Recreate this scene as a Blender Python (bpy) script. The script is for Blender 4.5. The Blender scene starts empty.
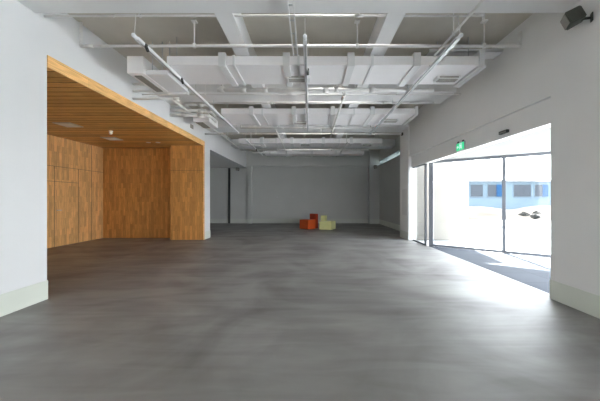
import bpy, bmesh, math, random
from mathutils import Vector, Matrix
random.seed(4)
S = bpy.context.scene
C = S.collection
PI = math.pi
# ---------------------------------------------------------------- camera
cam_d = bpy.data.cameras.new('camera')
cam = bpy.data.objects.new('camera', cam_d); C.objects.link(cam)
cam.location = (0, 0, 1.4); cam.rotation_euler = (PI/2, 0, 0)
cam_d.sensor_width = 36; cam_d.lens = 36*283/600
cam_d.shift_x = -10/600; cam_d.shift_y = -1/600
cam_d.clip_start = .05; cam_d.clip_end = 500
S.camera = cam
# ---------------------------------------------------------------- sky and exposure
W = bpy.data.worlds.new('world'); S.world = W; W.use_nodes = True
wn = W.node_tree.nodes; wl = W.node_tree.links
bg = wn['Background']; bg.inputs['Strength'].default_value = 12.0
tc = wn.new('ShaderNodeTexCoord'); sp = wn.new('ShaderNodeSeparateXYZ'); cr = wn.new('ShaderNodeValToRGB')
wl.new(tc.outputs['Generated'], sp.inputs[0]); wl.new(sp.outputs['Z'], cr.inputs[0]); wl.new(cr.outputs[0], bg.inputs[0])
cr.color_ramp.elements[0].color = (.97, .98, 1, 1); cr.color_ramp.elements[1].color = (.78, .88, 1, 1)
S.view_settings.view_transform = 'Standard'; S.view_settings.look = 'None'
S.view_settings.gamma = 1; S.view_settings.use_curve_mapping = False
S.view_settings.exposure = 0.14
sd = bpy.data.lights.new('sun', 'SUN'); sd.energy = 60; sd.angle = .03; sd.color = (1, .96, .90)
so = bpy.data.objects.new('sun', sd); C.objects.link(so)
so.rotation_euler = Vector((.10, .62, .78)).to_track_quat('Z', 'Y').to_euler()
S.cycles.diffuse_bounces = 8; S.cycles.max_bounces = 14
def portal(loc, rot, sx, sy):
    d = bpy.data.lights.new('daylight_portal', 'AREA'); d.shape = 'RECTANGLE'; d.size = sx; d.size_y = sy
    d.cycles.is_portal = True
    o = bpy.data.objects.new('daylight_portal', d); o.location = loc; o.rotation_euler = rot; C.objects.link(o)
portal((3.64, 6.84, 1.27), (0, PI/2, 0), 2.5, 5.6)          # the glazed opening
portal((0, -5.96, 1.9), (PI/2, 0, 0), 3.2, 2.1)             # the added window behind the camera, for fill light
portal((3.64, -3.2, 1.27), (0, PI/2, 0), 2.5, 4.4)            # the added side opening behind the camera, for fill light
portal((4.2, 13.6, 3.5), (0, PI/2, 0), .27, 5.4)            # the clerestory

# ---------------------------------------------------------------- materials
def mat(name, col, rough=.6, metal=0, spec=.5):
    m = bpy.data.materials.new(name); m.use_nodes = True
    b = m.node_tree.nodes['Principled BSDF']
    b.inputs['Base Color'].default_value = (*col, 1); b.inputs['Roughness'].default_value = rough
    b.inputs['Metallic'].default_value = metal; b.inputs['Specular IOR Level'].default_value = spec
    return m
def nz(m, scale=3, amount=.06, bump=0, stretch=(1, 1, 1), detail=4):
    """mottle the base colour with object-space noise"""
    t = m.node_tree; n = t.nodes; l = t.links; b = n['Principled BSDF']
    c = list(b.inputs['Base Color'].default_value)
    tc = n.new('ShaderNodeTexCoord'); mp = n.new('ShaderNodeMapping'); mp.inputs['Scale'].default_value = stretch
    tx = n.new('ShaderNodeTexNoise'); tx.inputs['Scale'].default_value = scale; tx.inputs['Detail'].default_value = detail
    r = n.new('ShaderNodeValToRGB')
    l.new(tc.outputs['Object'], mp.inputs[0]); l.new(mp.outputs[0], tx.inputs[0]); l.new(tx.outputs[0], r.inputs[0])
    r.color_ramp.elements[0].position = .3; r.color_ramp.elements[1].position = .7
    r.color_ramp.elements[0].color = tuple(max(0, x*(1-amount)) for x in c[:3])+(1,)
    r.color_ramp.elements[1].color = tuple(min(1, x*(1+amount)) for x in c[:3])+(1,)
    l.new(r.outputs[0], b.inputs['Base Color'])
    if bump:
        bp = n.new('ShaderNodeBump'); bp.inputs['Strength'].default_value = bump; bp.inputs['Distance'].default_value = .01
        l.new(tx.outputs[0], bp.inputs['Height']); l.new(bp.outputs[0], b.inputs['Normal'])
    return m
M = {}
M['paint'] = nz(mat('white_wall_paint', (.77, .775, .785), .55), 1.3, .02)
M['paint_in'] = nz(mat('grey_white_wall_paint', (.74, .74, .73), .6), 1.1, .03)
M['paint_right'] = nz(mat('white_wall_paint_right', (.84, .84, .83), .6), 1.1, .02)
M['paint_rear_shaded'] = nz(mat('shaded_grey_wall_paint', (.50, .51, .50), .65), 1.1, .03)  # darker copy of the wall paint; the rear's dimness is in the colour
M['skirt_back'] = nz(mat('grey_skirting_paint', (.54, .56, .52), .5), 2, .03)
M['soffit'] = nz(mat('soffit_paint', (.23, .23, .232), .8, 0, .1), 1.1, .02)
M['speaker'] = nz(mat('dark_grey_speaker_cabinet', (.075, .08, .065), .5), 8, .1)
M['skirt'] = nz(mat('pale_green_skirting_paint', (.70, .73, .66), .45), 2, .03)
M['slab'] = nz(mat('raw_slab_paint', (.60, .565, .50), .8), 2, .06)
M['beam'] = nz(mat('beam_paint', (.82, .82, .82), .6), 1.5, .02)
M['duct'] = nz(mat('duct_white', (.95, .93, .935), .4), 2, .02)
M['strap'] = nz(mat('flange_white', (.80, .80, .80), .4), 4, .03)
M['pipe'] = nz(mat('pipe_white', (.80, .79, .77), .65), 6, .04)
M['steel'] = nz(mat('galvanised_steel', (.55, .56, .57), .4, .7), 12, .08)
M['track'] = nz(mat('track_white', (.88, .89, .90), .3), 4, .02)
M['dark'] = nz(mat('dark_plastic', (.035, .04, .035), .5), 8, .1)
M['grille'] = nz(mat('grey_grille', (.30, .29, .26), .6), 10, .1)
M['frame'] = nz(mat('grey_aluminium', (.13, .142, .16), .55, 0, .2), 6, .03)
M['green'] = nz(mat('exit_green', (.03, .55, .25), .4), 6, .05)
_b = M['green'].node_tree.nodes['Principled BSDF']; _b.inputs['Emission Color'].default_value = (.08, .85, .42, 1); _b.inputs['Emission Strength'].default_value = .55
M['signwhite'] = mat('exit_pictogram_white', (.8, .95, .88), .4)
_b = M['signwhite'].node_tree.nodes['Principled BSDF']; _b.inputs['Emission Color'].default_value = (.7, 1, .85, 1); _b.inputs['Emission Strength'].default_value = .6
M['bulb'] = mat('white_dome', (.95, .93, .88), .3)
M['red'] = nz(mat('dark_orange_vinyl', (.30, .03, .008), .45), 6, .08)
M['orange'] = nz(mat('orange_vinyl', (.50, .075, .012), .45), 6, .06)
M['cream'] = nz(mat('pale_yellow_vinyl', (.60, .60, .28), .45), 6, .05)
M['tile_out'] = mat('blue_grey_tile', (.42, .46, .54), .75, 0, .2)
M['paving'] = nz(mat('pale_paving', (.70, .70, .70), .9, 0, .05), .4, .06)
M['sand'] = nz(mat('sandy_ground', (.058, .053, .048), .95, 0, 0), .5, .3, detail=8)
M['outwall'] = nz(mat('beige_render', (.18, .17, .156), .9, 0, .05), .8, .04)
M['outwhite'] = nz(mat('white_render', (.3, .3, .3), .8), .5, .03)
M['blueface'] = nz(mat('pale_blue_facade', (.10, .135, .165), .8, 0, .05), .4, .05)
M['winglass'] = nz(mat('window_grey_glass', (.028, .034, .044), .6, 0, .2), .8, .15)
M['blueshut'] = nz(mat('blue_shutter', (.010, .045, .11), .8, 0, .05), .8, .1)
M['shrub'] = nz(mat('shrub_leaves', (.008, .008, .007), .9), 4, .4)
M['bark'] = nz(mat('bare_branches', (.20, .19, .18), .9), 4, .2)

def glass(name='clear_glass', tint=(.96, .98, .98, 1)):
    m = bpy.data.materials.new(name); m.use_nodes = True; t = m.node_tree; n = t.nodes; l = t.links
    n.remove(n['Principled BSDF']); out = n['Material Output']
    tr = n.new('ShaderNodeBsdfTransparent'); tr.inputs[0].default_value = tint
    gl = n.new('ShaderNodeBsdfGlossy'); gl.inputs['Roughness'].default_value = .02
    fr = n.new('ShaderNodeFresnel')
    ge = n.new('ShaderNodeNewGeometry'); ma = n.new('ShaderNodeMath'); ma.operation = 'MULTIPLY_ADD'   # same reflectance from both sides of the pane
    ma.inputs[1].default_value = 1/1.45-1.45; ma.inputs[2].default_value = 1.45; l.new(ge.outputs['Backfacing'], ma.inputs[0]); l.new(ma.outputs[0], fr.inputs[0])
    mx = n.new('ShaderNodeMixShader')
    l.new(fr.outputs[0], mx.inputs[0]); l.new(tr.outputs[0], mx.inputs[1]); l.new(gl.outputs[0], mx.inputs[2]); l.new(mx.outputs[0], out.inputs[0])
    return m
M['glass'] = glass()
M['tinted'] = glass('green_tinted_glass', (.46, .50, .50, 1))

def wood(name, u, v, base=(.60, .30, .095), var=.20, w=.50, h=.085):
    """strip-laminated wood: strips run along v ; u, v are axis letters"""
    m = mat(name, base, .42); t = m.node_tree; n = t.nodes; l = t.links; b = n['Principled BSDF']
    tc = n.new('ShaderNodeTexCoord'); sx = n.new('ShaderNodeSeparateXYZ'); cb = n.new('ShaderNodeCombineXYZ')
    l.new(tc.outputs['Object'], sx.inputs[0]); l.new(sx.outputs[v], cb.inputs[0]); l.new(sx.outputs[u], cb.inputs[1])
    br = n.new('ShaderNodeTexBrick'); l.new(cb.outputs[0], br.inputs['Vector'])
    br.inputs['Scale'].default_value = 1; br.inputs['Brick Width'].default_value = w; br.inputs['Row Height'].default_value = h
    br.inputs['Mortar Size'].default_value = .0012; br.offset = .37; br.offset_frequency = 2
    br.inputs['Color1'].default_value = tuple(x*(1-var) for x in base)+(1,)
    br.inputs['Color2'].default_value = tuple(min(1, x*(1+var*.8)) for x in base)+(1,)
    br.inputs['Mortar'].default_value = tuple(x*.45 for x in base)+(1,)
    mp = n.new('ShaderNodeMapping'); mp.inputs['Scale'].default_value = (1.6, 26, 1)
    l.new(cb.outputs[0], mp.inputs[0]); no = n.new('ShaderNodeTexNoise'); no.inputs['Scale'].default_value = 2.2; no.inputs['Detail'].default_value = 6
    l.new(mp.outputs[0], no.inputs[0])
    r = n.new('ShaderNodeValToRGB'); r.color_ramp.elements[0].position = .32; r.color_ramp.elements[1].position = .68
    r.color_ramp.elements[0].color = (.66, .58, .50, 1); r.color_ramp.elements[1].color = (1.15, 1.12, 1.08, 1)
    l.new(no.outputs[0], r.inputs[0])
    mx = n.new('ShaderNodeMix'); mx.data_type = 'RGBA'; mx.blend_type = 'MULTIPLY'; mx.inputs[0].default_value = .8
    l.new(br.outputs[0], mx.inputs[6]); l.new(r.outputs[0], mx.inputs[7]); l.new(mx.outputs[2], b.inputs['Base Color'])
    return m
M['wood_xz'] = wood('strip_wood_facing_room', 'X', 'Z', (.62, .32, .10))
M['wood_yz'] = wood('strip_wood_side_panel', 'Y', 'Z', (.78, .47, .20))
M['wood_ceil'] = wood('plank_wood_ceiling', 'Y', 'X', (.66, .37, .11), .22, 2.6, .197)
M['wood_edge_lit'] = wood('lit_wood_edge', 'Z', 'Y', (.90, .56, .23), .12, 1.3, .2)  # same timber made paler: light from the right is put into the colour

def floor_mat():
    m = mat('polished_grey_screed', (.12, .115, .11), .35, 0, 1.0); m.node_tree.nodes['Principled BSDF'].inputs['IOR'].default_value = 1.6; t = m.node_tree; n = t.nodes; l = t.links; b = n['Principled BSDF']
    tc = n.new('ShaderNodeTexCoord')
    n1 = n.new('ShaderNodeTexNoise'); n1.inputs['Scale'].default_value = .7; n1.inputs['Detail'].default_value = 5; n1.inputs['Distortion'].default_value = 1.2
    l.new(tc.outputs['Object'], n1.inputs[0])
    mp = n.new('ShaderNodeMapping'); mp.inputs['Location'].default_value = (1.2, -1.6, 0); mp.inputs['Scale'].default_value = (.55, .8, 1)
    l.new(tc.outputs['Object'], mp.inputs[0])
    wv = n.new('ShaderNodeTexWave'); wv.wave_type = 'RINGS'; wv.rings_direction = 'Z'; wv.inputs['Scale'].default_value = .45
    wv.inputs['Distortion'].default_value = 4; wv.inputs['Detail'].default_value = 4; wv.inputs['Detail Scale'].default_value = .8
    l.new(mp.outputs[0], wv.inputs[0])
    mp2 = n.new('ShaderNodeMapping'); mp2.inputs['Scale'].default_value = (.8, 4.5, 1); l.new(tc.outputs['Object'], mp2.inputs[0])
    n2 = n.new('ShaderNodeTexNoise'); n2.inputs['Scale'].default_value = 1.1; n2.inputs['Detail'].default_value = 7; n2.inputs['Distortion'].default_value = .8
    l.new(mp2.outputs[0], n2.inputs[0])
    a = n.new('ShaderNodeMath'); a.operation = 'MULTIPLY_ADD'; a.inputs[1].default_value = .10; l.new(wv.outputs['Fac'], a.inputs[0]); l.new(n1.outputs[0], a.inputs[2])
    a2 = n.new('ShaderNodeMath'); a2.operation = 'MULTIPLY_ADD'; a2.inputs[1].default_value = .5; l.new(n2.outputs[0], a2.inputs[0]); l.new(a.outputs[0], a2.inputs[2])
    r = n.new('ShaderNodeValToRGB'); r.color_ramp.elements[0].position = .5; r.color_ramp.elements[1].position = 1.15
    r.color_ramp.elements[0].color = (.112, .102, .094, 1); r.color_ramp.elements[1].color = (.275, .268, .26, 1)
    l.new(a2.outputs[0], r.inputs[0]); l.new(r.outputs[0], b.inputs['Base Color'])
    rr = n.new('ShaderNodeMapRange'); rr.inputs[1].default_value = .5; rr.inputs[2].default_value = 1.1; rr.inputs[3].default_value = .58; rr.inputs[4].default_value = .46
    l.new(a2.outputs[0], rr.inputs[0]); l.new(rr.outputs[0], b.inputs['Roughness'])
    return m
M['floor'] = floor_mat()
def tile_mat(m):
    t = m.node_tree; n = t.nodes; l = t.links; b = n['Principled BSDF']
    tc = n.new('ShaderNodeTexCoord'); br = n.new('ShaderNodeTexBrick'); l.new(tc.outputs['Object'], br.inputs[0]); br.offset = 0
    br.inputs['Scale'].default_value = 1; br.inputs['Brick Width'].default_value = .6; br.inputs['Row Height'].default_value = .6; br.inputs['Mortar Size'].default_value = .006
    br.inputs['Color1'].default_value = (.055, .065, .085, 1); br.inputs['Color2'].default_value = (.048, .057, .075, 1); br.inputs['Mortar'].default_value = (.03, .034, .045, 1)
    l.new(br.outputs[0], b.inputs['Base Color'])
tile_mat(M['tile_out'])

# ---------------------------------------------------------------- mesh helpers
class MB:
    def __init__(s): s.bm = bmesh.new()
    def box(s, x0, x1, y0, y1, z0, z1, bev=0):
        r = bmesh.ops.create_cube(s.bm, size=1)
        for v in r['verts']:
            v.co = Vector(((x0+x1)/2+v.co.x*(x1-x0), (y0+y1)/2+v.co.y*(y1-y0), (z0+z1)/2+v.co.z*(z1-z0)))
        if bev:
            es = list({e for v in r['verts'] for e in v.link_edges})
            bmesh.ops.bevel(s.bm, geom=es, offset=bev, segments=2, affect='EDGES', profile=.7)
        return s
    def prism(s, pts, z0, z1):
        a = [s.bm.verts.new((x, y, z0)) for x, y in pts]; b = [s.bm.verts.new((x, y, z1)) for x, y in pts]
        n = len(pts); s.bm.faces.new(a[::-1]); s.bm.faces.new(b)
        for i in range(n): s.bm.faces.new((a[i], a[(i+1) % n], b[(i+1) % n], b[i]))
        bmesh.ops.recalc_face_normals(s.bm, faces=s.bm.faces[:]); return s
    def cyl(s, p, q, r, seg=12, r2=None):
        p = Vector(p); q = Vector(q); d = q-p
        m = Matrix.Translation((p+q)/2) @ d.to_track_quat('Z', 'Y').to_matrix().to_4x4()
        k = bmesh.ops.create_cone(s.bm, cap_ends=True, segments=seg, radius1=r, radius2=r if r2 is None else r2, depth=d.length, matrix=m)
        for v in k['verts']:
            for f in v.link_faces:
                if len(f.verts) == 4: f.smooth = True
        return s
    def path(s, pts, r, seg=10):
        for i in range(len(pts)-1): s.cyl(pts[i], pts[i+1], r, seg)
        for p in pts[1:-1]: s.ball(p, r*1.04, 8)
        return s
    def ball(s, p, r, seg=12, sc=(1, 1, 1)):
        k = bmesh.ops.create_uvsphere(s.bm, u_segments=seg, v_segments=max(6, seg//2+2), radius=r, matrix=Matrix.Translation(p) @ Matrix.Diagonal((*sc, 1)))
        for v in k['verts']:
            for f in v.link_faces: f.smooth = True
        return s
    def lathe(s, prof, c=(0, 0, 0), seg=20):
        vs = [[s.bm.verts.new((c[0]+r*math.cos(2*PI*i/seg), c[1]+r*math.sin(2*PI*i/seg), c[2]+z)) for i in range(seg)] for r, z in prof]
        for a, b in zip(vs, vs[1:]):
            for i in range(seg):
                f = s.bm.faces.new((a[i], a[(i+1) % seg], b[(i+1) % seg], b[i])); f.smooth = True
        s.bm.faces.new(vs[0][::-1]); s.bm.faces.new(vs[-1])
        bmesh.ops.recalc_face_normals(s.bm, faces=s.bm.faces[:]); return s
    def xf(s, m): bmesh.ops.transform(s.bm, matrix=m, verts=s.bm.verts[:]); return s
    def build(s, name, m, parent=None, label=None):
        me = bpy.data.meshes.new(name); s.bm.to_mesh(me); s.bm.free()
        o = bpy.data.objects.new(name, me); C.objects.link(o); me.materials.append(M[m])
        if parent: o.parent = parent
        if label: o['label'] = label
        return o
def struct(name, b, m, parent=None):
    o = b.build(name, m, parent)
    if not parent: o['kind'] = 'structure'
    return o
def tag(o, label, cat, group=None, kind=None):
    o['label'] = label; o['category'] = cat
    if group: o['group'] = group
    if kind: o['kind'] = kind
    return o
def thing(name, label, cat, loc=(0, 0, 0), rot=(0, 0, 0), group=None):
    o = bpy.data.objects.new(name, None); C.objects.link(o); o.location = loc; o.rotation_euler = rot
    o.empty_display_size = .1
    return tag(o, label, cat, group)
def copy_tree(o, parent=None):
    c = o.copy(); C.objects.link(c); c.parent = parent
    for ch in [k for k in bpy.data.objects if k.parent == o]: copy_tree(ch, c)
    return c
XL, XR, H = -3.70, 3.41, 4.24      # left wall face, right wall face, slab height
ZB = 3.91                          # underside of the beams
YB = 16.7                          # back wall

# ================================================================ structure
struct('floor', MB().prism([(-8.0, -6.2), (3.56, -6.2), (3.56, 10.3), (4.1, 10.3), (4.1, 16.9), (-8.0, 16.9)], -.15, 0), 'floor')
struct('ceiling', MB().prism([(-3.9, -6.2), (4.3, -6.2), (4.3, 16.9), (-3.9, 16.9)], H, H+.2), 'slab')
# left wall with its two openings
w = MB()
w.box(-4.0, XL, -6.2, 3.98, 0, H)
w.box(-4.0, XL, 3.98, 9.80, 3.435, H)
w.box(-4.0, XL, 9.93, 10.47, 0, H); w.box(-4.0, XL, 9.80, 9.93, 3.435, H)
w.box(-4.0, XL, 10.47, 16.9, 3.25, H)
struct('wall_left', w, 'paint')
# right wall: near pier, bulkhead over the glazed opening, far pier, set-back rear part with clerestory slot
w = MB()
w.box(XR, 3.62, -1.0, 4.01, 0, H); w.box(XR, 3.62, -6.2, -5.4, 0, H); w.box(XR, 3.62, -5.4, -1.0, 2.5, H)
w.box(XR, 3.65, 4.01, 9.68, 2.87, H)
w.box(XR+.06, 3.65, 4.01, 9.68, 2.50, 2.87)
w.box(XR, 3.62, 9.68, 10.60, 0, H)
w.box(3.62, 4.3, 10.30, 10.60, 0, H)
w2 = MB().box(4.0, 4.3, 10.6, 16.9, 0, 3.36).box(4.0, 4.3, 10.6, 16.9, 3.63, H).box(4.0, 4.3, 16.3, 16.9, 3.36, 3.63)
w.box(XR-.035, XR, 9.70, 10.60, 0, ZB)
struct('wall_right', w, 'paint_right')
struct('wall_right_rear', w2, 'paint_rear_shaded')
wf = struct('window_5_added', MB().box(3.50, 3.56, -5.4, -5.34, 0, 2.5).box(3.50, 3.56, -3.23, -3.17, 0, 2.5).box(3.50, 3.56, -1.06, -1.0, 0, 2.5).box(3.50, 3.56, -5.4, -1.0, 2.44, 2.5).box(3.50, 3.56, -5.4, -1.0, 0, .06), 'frame')  # unseen opening, added to send soft light in from the right
MB().box(3.525, 3.537, -5.34, -1.06, .06, 2.44).build('pane', 'glass', wf)
w = MB()
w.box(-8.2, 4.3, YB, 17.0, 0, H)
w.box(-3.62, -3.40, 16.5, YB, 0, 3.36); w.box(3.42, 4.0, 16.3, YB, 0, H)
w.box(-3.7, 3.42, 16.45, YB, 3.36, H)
struct('wall_back', w, 'paint_rear_shaded')
# end behind the camera: piers and an added, unseen window that brings in fill light
w = MB()
w.box(-4.0, -1.6, -6.3, -6.0, 0, H); w.box(1.6, 3.7, -6.3, -6.0, 0, H); w.box(-1.6, 1.6, -6.3, -6.0, 2.9, H); w.box(-1.6, 1.6, -6.3, -6.0, 0, .85)
struct('wall_front', w, 'paint')
fr = MB()
for x in (-1.6, -.03, 1.54): fr.box(x, x+.06, -6.2, -6.1, .85, 2.9)
fr.box(-1.6, 1.6, -6.2, -6.1, .85, .91); fr.box(-1.6, 1.6, -6.2, -6.1, 2.84, 2.9)
wf = struct('window_2_added', fr, 'frame'); MB().box(-1.55, 1.55, -6.16, -6.15, .9, 2.85).build('pane', 'glass', wf)
# rear side room on the left (beyond the white pillar)
struct('wall_side_room', MB().box(-8.2, -8.0, 10.3, 16.9, 0, 3.25).box(-8.2, -4.0, 10.42, 10.62, 0, 3.25), 'paint_in')
struct('ceiling_side_room', MB().box(-8.2, -4.0, 10.42, 16.7, 3.25, 3.4), 'paint_in')
struct('trim_1', MB().box(-4.80, -4.70, 16.60, 16.70, 0, 3.25), 'dark')
# beams of the ceiling grid
for y0, y1, zb in ((-4.2, -3.4, ZB), (-.4, .4, ZB), (3.0, 3.81, ZB), (6.60, 7.44, ZB), (9.75, 10.62, ZB), (13.3, 14.0, ZB)):
    struct('ceiling_beam', MB().box(XL, XR if y1 < 11 else 4.0, y0, y1, zb, H), 'beam')
for x0, x1 in ((-1.29, -1.05), (1.05, 1.29)):
    for a, b in ((-3.4, -.4), (.4, 3.0), (3.81, 6.60), (7.44, 9.75), (10.62, 13.3), (14.0, 16.45)):
        struct('ceiling_beam', MB().box(x0, x1, a, b, ZB, H), 'beam')
# skirtings
struct('baseboard_left', MB().box(XL, XL+.012, -6.0, 3.985, 0, .265).box(XL, XL+.012, 9.95, 10.48, 0, .265), 'skirt')
struct('baseboard_right', MB().box(XR-.012, XR, -1.0, 4.015, 0, .265).box(XR-.012, XR, -6.0, -5.4, 0, .265).box(XR-.045, XR-.035, 9.70, 10.6, 0, .265).box(3.988, 4.0, 10.6, 16.3, 0, .265), 'skirt')
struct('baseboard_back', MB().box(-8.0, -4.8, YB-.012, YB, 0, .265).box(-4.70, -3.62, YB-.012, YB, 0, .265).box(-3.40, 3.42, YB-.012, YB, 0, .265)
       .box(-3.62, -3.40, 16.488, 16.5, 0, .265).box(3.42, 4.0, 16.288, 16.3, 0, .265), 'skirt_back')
# ---- timber alcove
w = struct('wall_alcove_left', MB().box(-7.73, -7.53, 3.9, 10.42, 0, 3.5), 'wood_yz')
j = MB()                                                   # shadow joints of the panelling and a flush door
for z0 in (2.38,): j.box(-7.532, -7.526, 3.98, 10.3, z0, z0+.008)
j.box(-7.532, -7.526, 7.0, 9.2, 1.93, 1.938)
for y in (8.33, 9.2, 7.0): j.box(-7.532, -7.526, y, y+.008, 0, 2.38)
j.box(-7.532, -7.526, 9.75, 9.758, 0, 3.267)
j.build('panel_joint', 'dark', w)
MB().cyl((-7.53, 8.42, 1.08), (-7.49, 8.42, 1.08), .012).box(-7.495, -7.483, 8.42, 8.54, 1.07, 1.09).build('door_handle', 'steel', w)
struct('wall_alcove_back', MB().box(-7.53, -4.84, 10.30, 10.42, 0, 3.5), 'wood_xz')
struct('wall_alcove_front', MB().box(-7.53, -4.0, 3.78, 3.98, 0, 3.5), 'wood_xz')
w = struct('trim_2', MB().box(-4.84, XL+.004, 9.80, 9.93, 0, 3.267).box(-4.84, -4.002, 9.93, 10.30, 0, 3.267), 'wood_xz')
MB().box(-4.84, XL, 9.796, 9.801, 2.40, 2.407).build('panel_joint', 'dark', w)
MB().box(-3.698, -3.688, 9.795, 9.90, 0, 3.267).build('edge_strip', 'wood_edge_lit', w)
c = MB()
y = 3.94
while y < 10.25:
    c.box(-7.53, XL-.012, max(y, 3.985), min(y+.172, 10.3), 3.267, 3.30); y += .197
w = struct('ceiling_alcove', c, 'wood_ceil')
MB().box(-7.53, -3.95, 3.98, 10.3, 3.32, 3.43).build('backing_board', 'dark', w)
struct('trim_3', MB().box(XL-.012, XL+.008, 3.985, 9.93, 3.267, 3.435), 'wood_edge_lit')

# ---- glazed vestibule on the right
GA = Vector((3.62, 8.54)); GD = Vector((2.19, -1.63)).normalized(); GL = 5.4
GB = GA+GD*GL
struct('floor_vestibule', MB().prism([(3.56, 3.98), (GB.x, 3.98), (GB.x, GB.y), (GA.x-.06, GA.y), (3.56, 9.68)][:5], -.15, -.002), 'tile_out')
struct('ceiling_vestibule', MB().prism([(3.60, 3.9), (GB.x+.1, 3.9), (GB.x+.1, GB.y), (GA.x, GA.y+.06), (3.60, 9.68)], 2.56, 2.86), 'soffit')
def along(t, off=0): p = GA+GD*t; nrm = Vector((-GD.y, GD.x)); return p+nrm*off
def glassrun(b, t0, t1, z0, z1, th):
    p = [along(t0, -th), along(t1, -th), along(t1, th), along(t0, th)]
    b.prism([tuple(q) for q in p], z0, z1)
f = MB()
glassrun(f, -.02, .10, 0, 2.56, .05)
for t in (1.80, 3.62, GL-.06): glassrun(f, t, t+.085, 0, 2.56, .03)
glassrun(f, .10, GL, 2.49, 2.56, .03); glassrun(f, .10, GL, 0, .06, .03)
wf = struct('window_1', f, 'frame')
for t0, t1 in ((.10, 1.80), (1.86, 3.62), (3.68, GL-.06)):
    g = MB(); glassrun(g, t0, t1, .06, 2.49, .006); g.build('pane', 'glass', wf)
f = MB().box(3.50, 3.55, 8.60, 8.66, 0, 2.5).box(3.51, 3.55, 8.6, 9.68, 2.46, 2.5).box(3.51, 3.55, 8.6, 9.68, 0, .04)
wf = struct('window_3', f, 'frame'); MB().box(3.525, 3.537, 8.66, 9.62, .05, 2.44).build('pane', 'glass', wf)
# clerestory
wf = struct('window_4', MB().box(4.002, 4.03, 10.6, 16.3, 3.36, 3.385).box(4.002, 4.03, 10.6, 16.3, 3.605, 3.63).box(4.002, 4.03, 12.9, 12.94, 3.385, 3.605).box(4.002, 4.03, 14.8, 14.84, 3.385, 3.605), 'frame')
MB().box(4.012, 4.020, 10.6, 16.3, 3.385, 3.605).build('pane', 'tinted', wf)

# ================================================================ outside
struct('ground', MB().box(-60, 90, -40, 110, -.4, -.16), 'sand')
struct('ground_paving', MB().box(3.4, 30, -12, 19.5, -.159, -.02), 'paving')
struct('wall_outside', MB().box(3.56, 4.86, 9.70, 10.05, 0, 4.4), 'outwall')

# ================================================================ ceiling services
def duct(label, x0, x1, y0, y1, z0, z1, straps, diffs, seams=()):
    t = thing('air_duct', label, 'duct', ((x0+x1)/2, y0, z0))
    L = Matrix.Translation(-Vector(t.location))
    MB().box(x0, x1, y0, y1, z0, z1, .008).xf(L).build('duct_body', 'duct', t)
    for x in straps:
        MB().box(x-.06, x+.06, y0-.03, y1+.03, z0-.03, z1+.05).xf(L).build('flange_collar', 'strap', t)
    for x in seams:
        MB().box(x-.02, x+.02, y0-.012, y1+.012, z0-.018, z1+.012).xf(L).build('seam', 'strap', t)
    for x in (x0+.15, x1-.15, (x0+x1)/2-.25):
        for yy in (y0+.05, y1-.05):
            MB().cyl((x, yy, z1), (x, yy, H), .006, 6).xf(L).build('hanger_rod', 'steel', t)
    for x, y in diffs:
        d = MB().box(x-.22, x+.22, y-.10, y+.10, z0-.05, z0, .004)
        o = d.xf(L).build('diffuser', 'strap', t)
        g = MB()
        for k in range(3): g.box(x-.18, x+.18, y-.075+k*.055, y-.045+k*.055, z0-.056, z0-.045)
        g.box(x-.18, x+.18, y-.104, y-.098, z0-.04, z0-.012)
        g.xf(L).build('slot', 'grille', o)
    return t
t = duct('white rectangular air duct nearest the viewer, crossing the ceiling behind the long pipe', -2.48, 2.92, 4.9, 5.73, 3.73, 3.885,
     (-1.52, -.41, .71, 1.85), ((-.22, 5.42), (2.62, 5.42)), (-1.32, -.2, 1.08))
L = Matrix.Translation(-Vector(t.location))
MB().box(2.92, 3.0, 4.86, 5.77, 3.69, 3.97).xf(L).build('end_cap', 'strap', t)
MB().box(3.0, 3.04, 4.88, 5.77, 3.68, 3.72).xf(L).build('end_lip', 'track', t)
t = duct('second white air duct from the viewer, ending in a slanted end beside the right wall', -2.42, 2.86, 7.70, 8.85, 3.73, 3.88,
     (-1.6, -.45, .62, 1.70), ((2.35, 8.3), (-.3, 8.5)), (-1.3, -.15, 1.2))
L = Matrix.Translation(-Vector(t.location))
MB().box(2.86, 2.93, 7.67, 8.88, 3.69, 3.93).xf(L).build('end_cap', 'strap', t)
t = duct('third white air duct from the viewer, with raised collars, under the dark rear ceiling', -2.95, 2.98, 11.67, 12.5, 3.73, 3.92,
     (-2.0, -.75, .55, 1.7), ((2.4, 12.0), (-.2, 12.0)), (-1.4, 0, 1.2))
t = duct('farthest and faintest white air duct, low over the back wall', -2.3, 2.74, 14.3, 14.9, 3.70, 3.87, (-1.2, .1, 1.3), (), ())

# fan coil unit at the left end of the near duct
t = thing('fan_coil_unit', 'boxy white air unit with dark underside slot, left end of nearest duct', 'air unit', (-2.85, 4.9, 3.59))
L = Matrix.Translation(-Vector(t.location))
MB().box(-3.17, -2.89, 4.9, 5.8, 3.59, 3.885, .006).xf(L).build('casing', 'duct', t)
MB().box(-3.10, -2.97, 5.0, 5.72, 3.575, 3.59).xf(L).build('intake_grille', 'grille', t)
MB().box(-2.89, -2.50, 4.98, 5.8, 3.60, 3.68, .006).xf(L).build('drip_pan', 'track', t)
MB().box(-2.90, -2.50, 5.78, 5.86, 3.55, 3.62).xf(L).build('outlet', 'strap', t)
for x in (-2.84, -2.66, -2.53): MB().cyl((x, 5.1, 3.68), (x, 5.1, H), .008, 6).xf(L).build('hanger_rod', 'steel', t)
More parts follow.
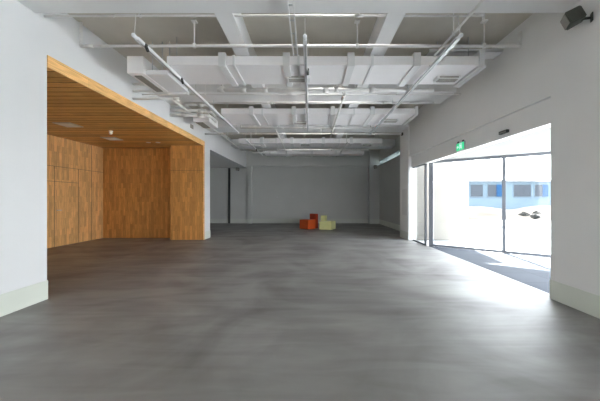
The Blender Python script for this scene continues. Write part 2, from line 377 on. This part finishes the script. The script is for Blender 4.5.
# its farther twin on the second bay
t = thing('fan_coil_unit', 'small white air unit with slotted underside, on the left behind the second stack of pipes', 'air unit', (-3.05, 8.0, 3.6))
L = Matrix.Translation(-Vector(t.location))
MB().box(-3.3, -2.85, 8.0, 8.75, 3.6, 3.82, .006).xf(L).build('casing', 'duct', t)
MB().box(-3.25, -3.05, 8.06, 8.68, 3.587, 3.6).xf(L).build('intake_grille', 'grille', t)
for x in (-3.2, -2.95): MB().cyl((x, 8.3, 3.82), (x, 8.3, H), .008, 6).xf(L).build('hanger_rod', 'steel', t)

def pipe(label, pts, r, hang=(), coup=(), m='pipe', htop=H, name='ceiling_pipe', cat='pipe', group=None):
    o = Vector(pts[0]); t = thing(name, label, cat, o, group=group); L = Matrix.Translation(-o)
    MB().path(pts, r).xf(L).build('tube', m, t)
    a, b = Vector(pts[0]), Vector(pts[1])
    for h in hang:
        p = Vector(h)
        k = MB().cyl(p, (p.x, p.y, htop), r*.55, 8).cyl(p-Vector((0, 0, r*1.3)), p+Vector((0, 0, r*1.6)), r*1.35, 10).box(p.x-.04, p.x+.04, p.y-.04, p.y+.04, htop-.02, htop)
        k.xf(L).build('hanger', m, t)
    for c0, ax in coup:
        c0 = Vector(c0); d = Vector(ax)*.06
        MB().cyl(c0-d, c0+d, r*1.35, 12).xf(L).build('coupling', m, t)
    return t
X1 = (1, 0, 0); Y1 = (0, 1, 0)
pipe('thin white pipe running wall to wall tight behind the nearest ceiling beam', [(-3.69, 3.93, 3.95), (2.32, 3.93, 3.95)], .014,
     [(-2.36, 3.93, 3.95), (-1.15, 3.93, 3.95), (.68, 3.93, 3.95)], [((-1.15, 3.93, 3.95), X1), ((.68, 3.93, 3.95), X1)])
pipe('long white pipe in front of the nearest duct, bent up at its right end', [(-3.64, 4.5, 4.22), (-3.64, 4.5, 3.84), (3.34, 4.5, 3.84), (3.34, 4.5, 4.03)], .021,
     [(-1.84, 4.5, 3.84), (.75, 4.5, 3.84), (2.77, 4.5, 3.84)], [((-3.5, 4.5, 3.84), X1), ((3.34, 4.5, 4.0), (0, 0, 1))])
pipe('thick jointed white pipe directly behind the nearest duct', [(-1.95, 5.95, 3.70), (2.6, 5.95, 3.70)], .040,
     [(-1.85, 5.95, 3.70), (.55, 5.95, 3.70)], [((-1.4, 5.95, 3.70), X1), ((-.95, 5.95, 3.70), X1), ((.33, 5.95, 3.70), X1), ((1.3, 5.95, 3.7), X1)])
pipe('thin white pipe reaching from the left wall to behind the nearest duct', [(-3.68, 6.2, 3.70), (3.3, 6.2, 3.70)], .012, [(-2.3, 6.2, 3.7), (1.9, 6.2, 3.7)])
pipe('white pipe clipped under the middle ceiling beam', [(-3.2, 7.2, 3.86), (3.15, 7.2, 3.86)], .025, [], [((-1.0, 7.2, 3.86), X1), ((1.9, 7.2, 3.86), X1)])
pipe('white pipe behind the second duct, turned up at both ends', [(-2.22, 9.1, 3.95), (-2.22, 9.1, 3.70), (1.96, 9.1, 3.70), (1.96, 9.1, 3.95)], .024,
     [(-.2, 9.1, 3.70)], [((-.9, 9.1, 3.7), X1), ((.75, 9.1, 3.7), X1)])
pipe('thin white pipe below the beam between the two side pillars', [(-3.69, 9.93, 3.70), (3.2, 9.93, 3.70)], .02, [(-1.9, 9.93, 3.7), (.4, 9.93, 3.7), (2.3, 9.93, 3.7)], htop=ZB)
pipe('white pipe crossing low behind the third duct', [(-3.2, 13.0, 3.68), (2.7, 13.0, 3.68)], .03, [(-1.5, 13.0, 3.68), (1.0, 13.0, 3.68)])
pipe('lengthwise white pipe right of centre, threading below the ducts', [(.74, 5.98, 3.66), (.74, 10.4, 3.66)], .026,
     [(.74, 6.4, 3.66), (.74, 9.4, 3.66)], [((.74, 7.6, 3.66), Y1), ((.74, 9.3, 3.66), Y1), ((.74, 6.1, 3.66), Y1)])
pipe('thin lengthwise pipe near the right wall, running out over the viewer', [(2.08, -1.0, 3.80), (2.08, 4.72, 3.80)], .017, [(2.08, 4.1, 3.8), (2.08, 1.5, 3.8)], [((2.08, 4.0, 3.80), Y1)])
pipe('short valve pipe with a small elbow beside the top of the right light track', [(2.20, 3.95, 3.98), (2.42, 3.95, 3.98), (2.42, 3.95, 3.90)], .02, [], [((2.36, 3.95, 3.98), X1)])
# stacks of pipes leaving the left wall
for k, z in enumerate((3.80, 3.66, 3.50)):
    pipe(('upper', 'middle', 'lowest')[k]+' short pipe of the near stack on the left wall, beneath the air unit', [(-3.69, 5.9, z), (-2.72, 5.9, z)], .024, [], [((-2.78, 5.9, z), X1)])
for k, z in enumerate((3.93, 3.77, 3.64)):
    pipe(('upper', 'middle', 'lowest')[k]+' pipe of the far stack on the left wall, bent at its end', [(-3.69, 7.5, z), (-2.78, 7.5, z-.02), (-2.65, 7.62, z-.03), (-2.65, 7.95, z-.05)], .04, [], [((-3.3, 7.5, z-.01), X1), ((-2.9, 7.5, z-.02), X1)])
tag(MB().box(-3.70, -3.685, 8.75, 8.95, 3.62, 3.74, .003).build('wall_grille', 'grille'), 'tiny grey grille on the white left wall above the timber edge', 'vent')
pipe('thin lengthwise conduit high along the left wall beside the second duct', [(-3.2, 6.5, 3.72), (-3.2, 13.2, 3.72)], .022, [(-3.2, 8.9, 3.72), (-3.2, 11.0, 3.72)], [((-3.2, 9.4, 3.72), Y1)])
pipe('lengthwise conduit just left of centre, crossing under the second and third ducts', [(-1.1, 9.0, 3.62), (-1.1, 13.6, 3.62)], .022, [(-1.1, 9.5, 3.62), (-1.1, 11.2, 3.62)], [((-1.1, 10.8, 3.62), Y1)])
pipe('lengthwise conduit right of centre in the shaded rear of the ceiling', [(1.45, 10.9, 3.62), (1.45, 14.2, 3.62)], .024, [(1.45, 11.2, 3.62), (1.45, 13.1, 3.62)], [((1.45, 12.8, 3.62), Y1)])
# rear left bundle
pipe('stubby pipe under the left end of the third duct', [(-3.0, 11.5, 3.62), (-2.0, 11.5, 3.62), (-1.8, 11.5, 3.55)], .03, [(-2.4, 11.5, 3.62)], [((-2.5, 11.5, 3.62), X1)])
pipe('dark valve pipe in the shaded left rear of the ceiling', [(-2.6, 12.8, 3.52), (-1.5, 12.8, 3.52)], .03, [(-2.1, 12.8, 3.52)], [((-1.8, 12.8, 3.52), X1)])

# cable tray (double rail) in the middle
t = thing('cable_tray', 'narrow white twin-rail cable tray running lengthwise above the centre', 'cable tray', (-.24, -2.0, 3.80)); L = Matrix.Translation(-Vector(t.location))
for x in (-.275, -.205): MB().box(x-.009, x+.009, -2.0, 4.75, 3.80, 3.83).xf(L).build('rail', 'strap', t)
y = -1.9
while y < 4.7: MB().box(-.27, -.21, y, y+.02, 3.805, 3.815).xf(L).build('rung', 'steel', t); y += .3
for y in (-.1, 3.4): MB().cyl((-.24, y, 3.83), (-.24, y, ZB), .008, 6).xf(L).build('hanger_rod', 'steel', t)
MB().cyl((-.24, 4.6, 3.83), (-.24, 4.6, H), .008, 6).xf(L).build('hanger_rod', 'steel', t)
t = thing('cable_tray', 'short flat white tray above the right end of the nearest duct', 'cable tray', (2.8, 5.0, 4.0)); L = Matrix.Translation(-Vector(t.location))
MB().box(2.1, 3.40, 4.98, 5.25, 4.0, 4.012).box(2.1, 3.40, 4.98, 4.99, 4.0, 4.05).box(2.1, 3.40, 5.24, 5.25, 4.0, 4.05).xf(L).build('tray', 'strap', t)
for x in (2.3, 3.1): MB().cyl((x, 5.1, 4.01), (x, 5.1, H), .008, 6).xf(L).build('hanger_rod', 'steel', t)

def track(label, x, y0, y1, z, spots, wire):
    t = thing('light_track', label, 'light', (x, y0, z)); L = Matrix.Translation(-Vector(t.location))
    MB().box(x-.028, x+.028, y0, y1, z, z+.045, .006).xf(L).build('housing', 'track', t)
    MB().box(x-.031, x-.028, y0, y1, z-.002, z+.02).box(x-.012, x+.012, y0+.1, y1-.1, z-.004, z).xf(L).build('groove', 'steel', t)
    MB().cyl((x, y0-.07, z+.022), (x, y0, z+.022), .026, 10).ball((x, y0-.07, z+.022), .03, 10).xf(L).build('end_cap', 'track', t)
    MB().path(wire, .006, 6).xf(L).build('power_cable', 'pipe', t)
    y = y0+.95
    while y < y1-.2:
        top = ZB if any(a-.02 < y < b+.02 for a, b in ((3.0, 3.81), (6.6, 7.44), (9.75, 10.62))) else (3.73 if 4.88 < y < 5.75 or 7.68 < y < 8.87 else H)
        MB().cyl((x, y, z+.045), (x, y, top), .005, 6).xf(L).build('suspension_wire', 'steel', t); y += 1.1
    for y in spots:
        MB().cyl((x+.035, y, z-.01), (x+.035, y+.05, z-.05), .022, 10).box(x+.02, x+.05, y-.02, y+.02, z-.01, z+.03).xf(L).build('spot_head', 'dark', t)
    return t
track('long white light track hanging lengthwise on the left, with black spot clips', -2.42, 3.95, 9.6, 3.63, (4.12, 5.27), [(-2.42, 3.90, 3.67), (-2.40, 3.90, 3.955), (-2.70, 3.92, 3.96), (-2.72, 3.92, 3.92)])
track('thin white light track hanging lengthwise along the centre, seen almost end-on', -.07, 3.98, 9.4, 3.63, (4.9,), [(-.07, 3.93, 3.66), (-.07, 3.95, 3.93)])
track('long white light track hanging lengthwise on the right', 2.07, 3.95, 9.8, 3.63, (), [(2.07, 3.9, 3.67), (2.05, 3.92, 3.94), (2.2, 3.95, 3.96)])
track('short lengthwise light track deep in the left rear of the ceiling', -2.42, 10.7, 14.4, 3.63, (12.6,), [(-2.42, 10.66, 3.67), (-2.42, 10.66, 3.9)])

# ================================================================ wall fittings
def speaker(loc, rz, label):
    t = thing('wall_speaker', label, 'speaker', loc, (0, 0, rz))        # local -Y is forward; wall plane at y=0
    MB().box(-.04, .04, -.012, 0, -.05, .05, .003).cyl((0, -.01, 0), (0, -.09, .01), .014).ball((0, -.09, .01), .024).build('bracket', 'dark', t)
    R = Matrix.Translation((0, -.17, .05)) @ Matrix.Rotation(R_(22), 4, 'X')
    b = MB(); b.prism([(-.10, -.085), (.10, -.085), (.075, .085), (-.075, .085)], -.08, .08)
    bmesh.ops.bevel(b.bm, geom=b.bm.edges[:], offset=.012, segments=2, affect='EDGES'); b.xf(R).build('cabinet', 'speaker', t)
    MB().box(-.085, .085, -.093, -.085, -.066, .066, .003).xf(R).build('grille', 'grille', t)
R_ = math.radians
speaker((XR, 3.42, 3.60), -PI/2-.5, 'dark wall speaker high on the near right wall, tilted down into the room')
speaker((-4.22, YB, 3.14), 0, 'small dark wall speaker under the soffit left of the back wall')
speaker((3.72, 16.3, 3.22), 0, 'small dark wall speaker on the right rear pilaster')
# exit sign on the bulkhead
t = thing('exit_sign', 'green lit running-man exit sign on the bulkhead over the glass entrance', 'sign', (XR+.06, 6.48, 2.52))
MB().box(-.03, 0, -.17, .17, 0, .19, .004).build('casing', 'steel', t)
MB().box(-.036, -.03, -.16, .16, .01, .175).build('face', 'green', t)
g = MB()   # running man, doorway, arrow
def bar(a, b, w):
    a = Vector(a); b = Vector(b); d = (b-a).normalized(); n = Vector((-d.y, d.x))*w
    p = [a-n, b-n, b+n, a+n]; vs = [g.bm.verts.new((-.038, -q.x, q.y)) for q in p]; vt = [g.bm.verts.new((-.0355, -q.x, q.y)) for q in p]
    g.bm.faces.new(vs); g.bm.faces.new(vt[::-1])
    for i in range(4): g.bm.faces.new((vs[i], vt[i], vt[(i+1) % 4], vs[(i+1) % 4]))
bar((-.02, .03), (-.02, .16), .006); bar((.07, .03), (.07, .16), .006); bar((-.02, .158), (.07, .158), .006)
bar((.035, .085), (.02, .125), .012); bar((.035, .085), (.06, .05), .008); bar((.035, .085), (.0, .045), .008); bar((.02, .12), (.05, .105), .006); bar((.02, .12), (-.005, .10), .006)
bar((-.13, .09), (-.05, .09), .009); bar((-.13, .09), (-.10, .12), .008); bar((-.13, .09), (-.10, .06), .008)
g.cyl((-.038, -.018, .143), (-.0355, -.018, .143), .012, 12)
g.build('pictogram', 'signwhite', t)
for y in (-.10, .11): MB().box(-.032, 0, y-.02, y+.02, .185, .225, .003).build('clip', 'dark', t)
t = thing('door_sensor', 'small dark motion sensor on the bulkhead right of the exit sign', 'sensor', (XR+.06, 5.03, 2.60))
MB().box(-.05, 0, -.105, .105, -.03, .025, .01).build('housing', 'dark', t)
MB().box(-.056, -.048, -.09, .09, -.02, .005, .003).build('lens', 'grille', t)
# access panel on far right pier
tag(MB().box(XR-.041, XR-.035, 9.85, 10.35, .85, 1.77, .002).build('access_panel', 'paint_in'), 'flush pale access panel on the far right pier', 'panel')
t = thing('door_sensor', 'tiny dark sensor high on the far right pier', 'sensor', (XR-.035, 10.3, 3.78))
MB().box(-.04, 0, -.06, .06, -.05, .05, .008).build('housing', 'dark', t); MB().ball((-.05, 0, -.01), .03, 10).build('lens', 'grille', t)
# alcove ceiling fittings
for (x, y), lb in zip(((-6.02, 7.05), (-6.05, 8.65)), ('square grey air vent in the timber ceiling, nearest to the white wall edge', 'square grey air vent in the timber ceiling behind the white ball sensor')):
    s = .21
    t = thing('ceiling_vent', lb, 'vent', (x, y, 3.267))
    MB().box(-s, s, -s, s, -.018, 0, .004).build('frame', 'steel', t)
    g = MB()
    for k in range(4): r = s*(.84-.2*k); g.box(-r, r, -r, r, -.022-.003*k, -.016)
    g.build('louvre', 'strap', t)
for x, lb in ((-5.28, 'tiny round downlight in the timber ceiling near the timber post, the left one of two'), (-4.97, 'tiny round downlight in the timber ceiling near the timber post, the right one of two')):
    t = thing('downlight', lb, 'light', (x, 9.25, 3.267)); MB().lathe([(.04, -.008), (.07, -.01), (.075, 0)]).build('ring', 'strap', t)
t = thing('smoke_detector', 'small white ball-shaped detector hanging from the timber ceiling', 'detector', (-5.42, 7.7, 3.267))
MB().cyl((0, 0, -.02), (0, 0, 0), .05, 16).build('base', 'bulb', t); MB().ball((0, 0, -.06), .045, 16).build('dome', 'bulb', t)
for (x, y), lb in zip(((4.6, 7.2), (5.3, 5.9), (4.6, 5.3)), ('small recessed downlight in the entrance soffit, nearest the glass corner', 'small recessed downlight in the entrance soffit, furthest out by the glass', 'small recessed downlight in the entrance soffit, nearest the near pier')):
    t = thing('downlight', lb, 'light', (x, y, 2.56)); MB().lathe([(.03, -.002), (.05, -.004), (.055, 0)]).build('ring', 'steel', t)
# sockets on the back wall
for k, x in enumerate((-1.95, -1.0, .35, 1.75)):
    lb = ('small blank cover plate on the back wall, nearest the left pilaster', 'small blank cover plate on the back wall, left of the coloured seats', 'small blank cover plate on the back wall, directly above the coloured seats', 'small blank cover plate on the back wall, right of the coloured seats')[k]
    tag(MB().box(x-.045, x+.045, YB-.012, YB, 1.50, 1.59, .003).build('socket_plate', 'steel'), lb, 'socket', 'cover plates along the back wall')

# ================================================================ coloured seats
def seat(label, cat, loc, rz, w, d, h, bx0, bx1, by0, by1, bh, m1, m2, name):
    t = thing(name, label, cat, loc, (0, 0, rz))
    MB().box(0, w, 0, d, .02, h, .02).build('seat_block', m1, t)
    MB().box(bx0, bx1, by0, by1, .02, bh, .02).build('backrest', m2, t)
    MB().box(.03, w-.03, .03, d-.03, 0, .02).build('foot', 'dark', t)
seat('orange and dark red block seat with short backrest, against the yellow one', 'seat', (-.09, 13.07, 0), PI/4, .50, .58, .45, .50, .68, .0, .40, .72, 'orange', 'red', 'block_seat')
seat('pale yellow block seat with short backrest, right of the orange one', 'seat', (.43, 13.03, 0), -.40, .58, .66, .39, -.02, .20, .24, .50, .65, 'cream', 'cream', 'block_seat')

# ================================================================ far things outside the glass
t = thing('building', 'pale blue low building with grey windows far outside the glass', 'building', (28, 40, -.16)); L = Matrix.Translation(-Vector(t.location))
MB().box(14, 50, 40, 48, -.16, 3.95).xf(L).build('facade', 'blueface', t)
MB().box(13.8, 50.2, 39.7, 48.2, 3.95, 4.15).xf(L).build('roof', 'outwhite', t)
def P(px, Y): return (px-310)*Y/283
for k, (a, b, sh) in enumerate(((470, 483, None), (487, 503.5, (496, 501.5)), (513, 531, None), (534, 547.5, (542, 547.5)), (551, 567, None))):
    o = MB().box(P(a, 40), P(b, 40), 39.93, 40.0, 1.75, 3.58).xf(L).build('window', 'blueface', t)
    MB().box(P(a, 40)+.08, P(b, 40)-.08, 39.90, 39.94, 1.83, 3.50).xf(L).build('pane', 'winglass', o)
    if sh: MB().box(P(sh[0], 40), P(sh[1], 40), 39.86, 39.91, 1.83, 3.50).xf(L).build('shutter', 'blueshut', o)
t = thing('building', 'plain white building wing standing nearer, left of the blue one', 'building', (8, 20, -.16)); L = Matrix.Translation(-Vector(t.location))
MB().box(4.9, 11.2, 20, 30, -.16, 7.5).xf(L).build('wall', 'outwhite', t)
MB().box(4.7, 11.4, 19.8, 30.2, 7.5, 7.7).xf(L).build('roof', 'outwhite', t)
# low bank and shrubs
b = MB(); n = 26
for j in range(8):
    for i in range(n):
        x = 10+i*1.4; y = 20+j*2.6
        b.bm.verts.new((x, y, -.16+math.sin(min(1, j/6)*PI)*(.55+.45*math.sin(x*.5+y)) - .02))
b.bm.verts.ensure_lookup_table()
for j in range(7):
    for i in range(n-1):
        k = j*n+i; f = b.bm.faces.new((b.bm.verts[k], b.bm.verts[k+1], b.bm.verts[k+n+1], b.bm.verts[k+n])); f.smooth = True
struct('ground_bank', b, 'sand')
for k, (px, Y, s, lb) in enumerate(((524, 23, .42, 'dark round low shrub on the sandy ground, left of the other two'), (535, 21, .34, 'small dark shrub nearest the near pier, in front on the sand'), (536, 25, .40, 'dark tuft of shrub behind the small shrub on the sandy ground'))):
    t = thing('shrub', lb, 'shrub', (P(px, Y), Y, .0)); b = MB()
    for i in range(90):
        a = random.uniform(0, 2*PI); rr = s*random.uniform(.1, .9); h_ = s*random.uniform(.2, .9)*(1.1-rr/s*.6)
        b.cyl((0, 0, -.1), (rr*math.cos(a), rr*math.sin(a), h_), .01, 4, .012).ball((rr*math.cos(a), rr*math.sin(a), h_), .05, 6)
    b.build('twigs', 'shrub', t)
def tree(px, Y, h, lb):
    t = thing('bare_tree', lb, 'tree', (P(px, Y), Y, -.16)); b = MB()
    def br(p, d, l, r, lv):
        q = p+d*l; b.cyl(p, q, r, 5, r*.7)
        if lv:
            for _ in range(3):
                nd = (d+Vector((random.uniform(-.6, .6), random.uniform(-.6, .6), random.uniform(-.1, .5)))).normalized(); br(q, nd, l*.68, r*.6, lv-1)
    br(Vector((0, 0, 0)), Vector((0, 0, 1)), h*.4, .12, 4)
    b.build('trunk_and_branches', 'bark', t)
tree(490, 52, 9, 'bare pale tree behind the blue building, left of the glass mullion')
tree(533, 54, 8, 'bare pale tree behind the blue building, right of the glass mullion')
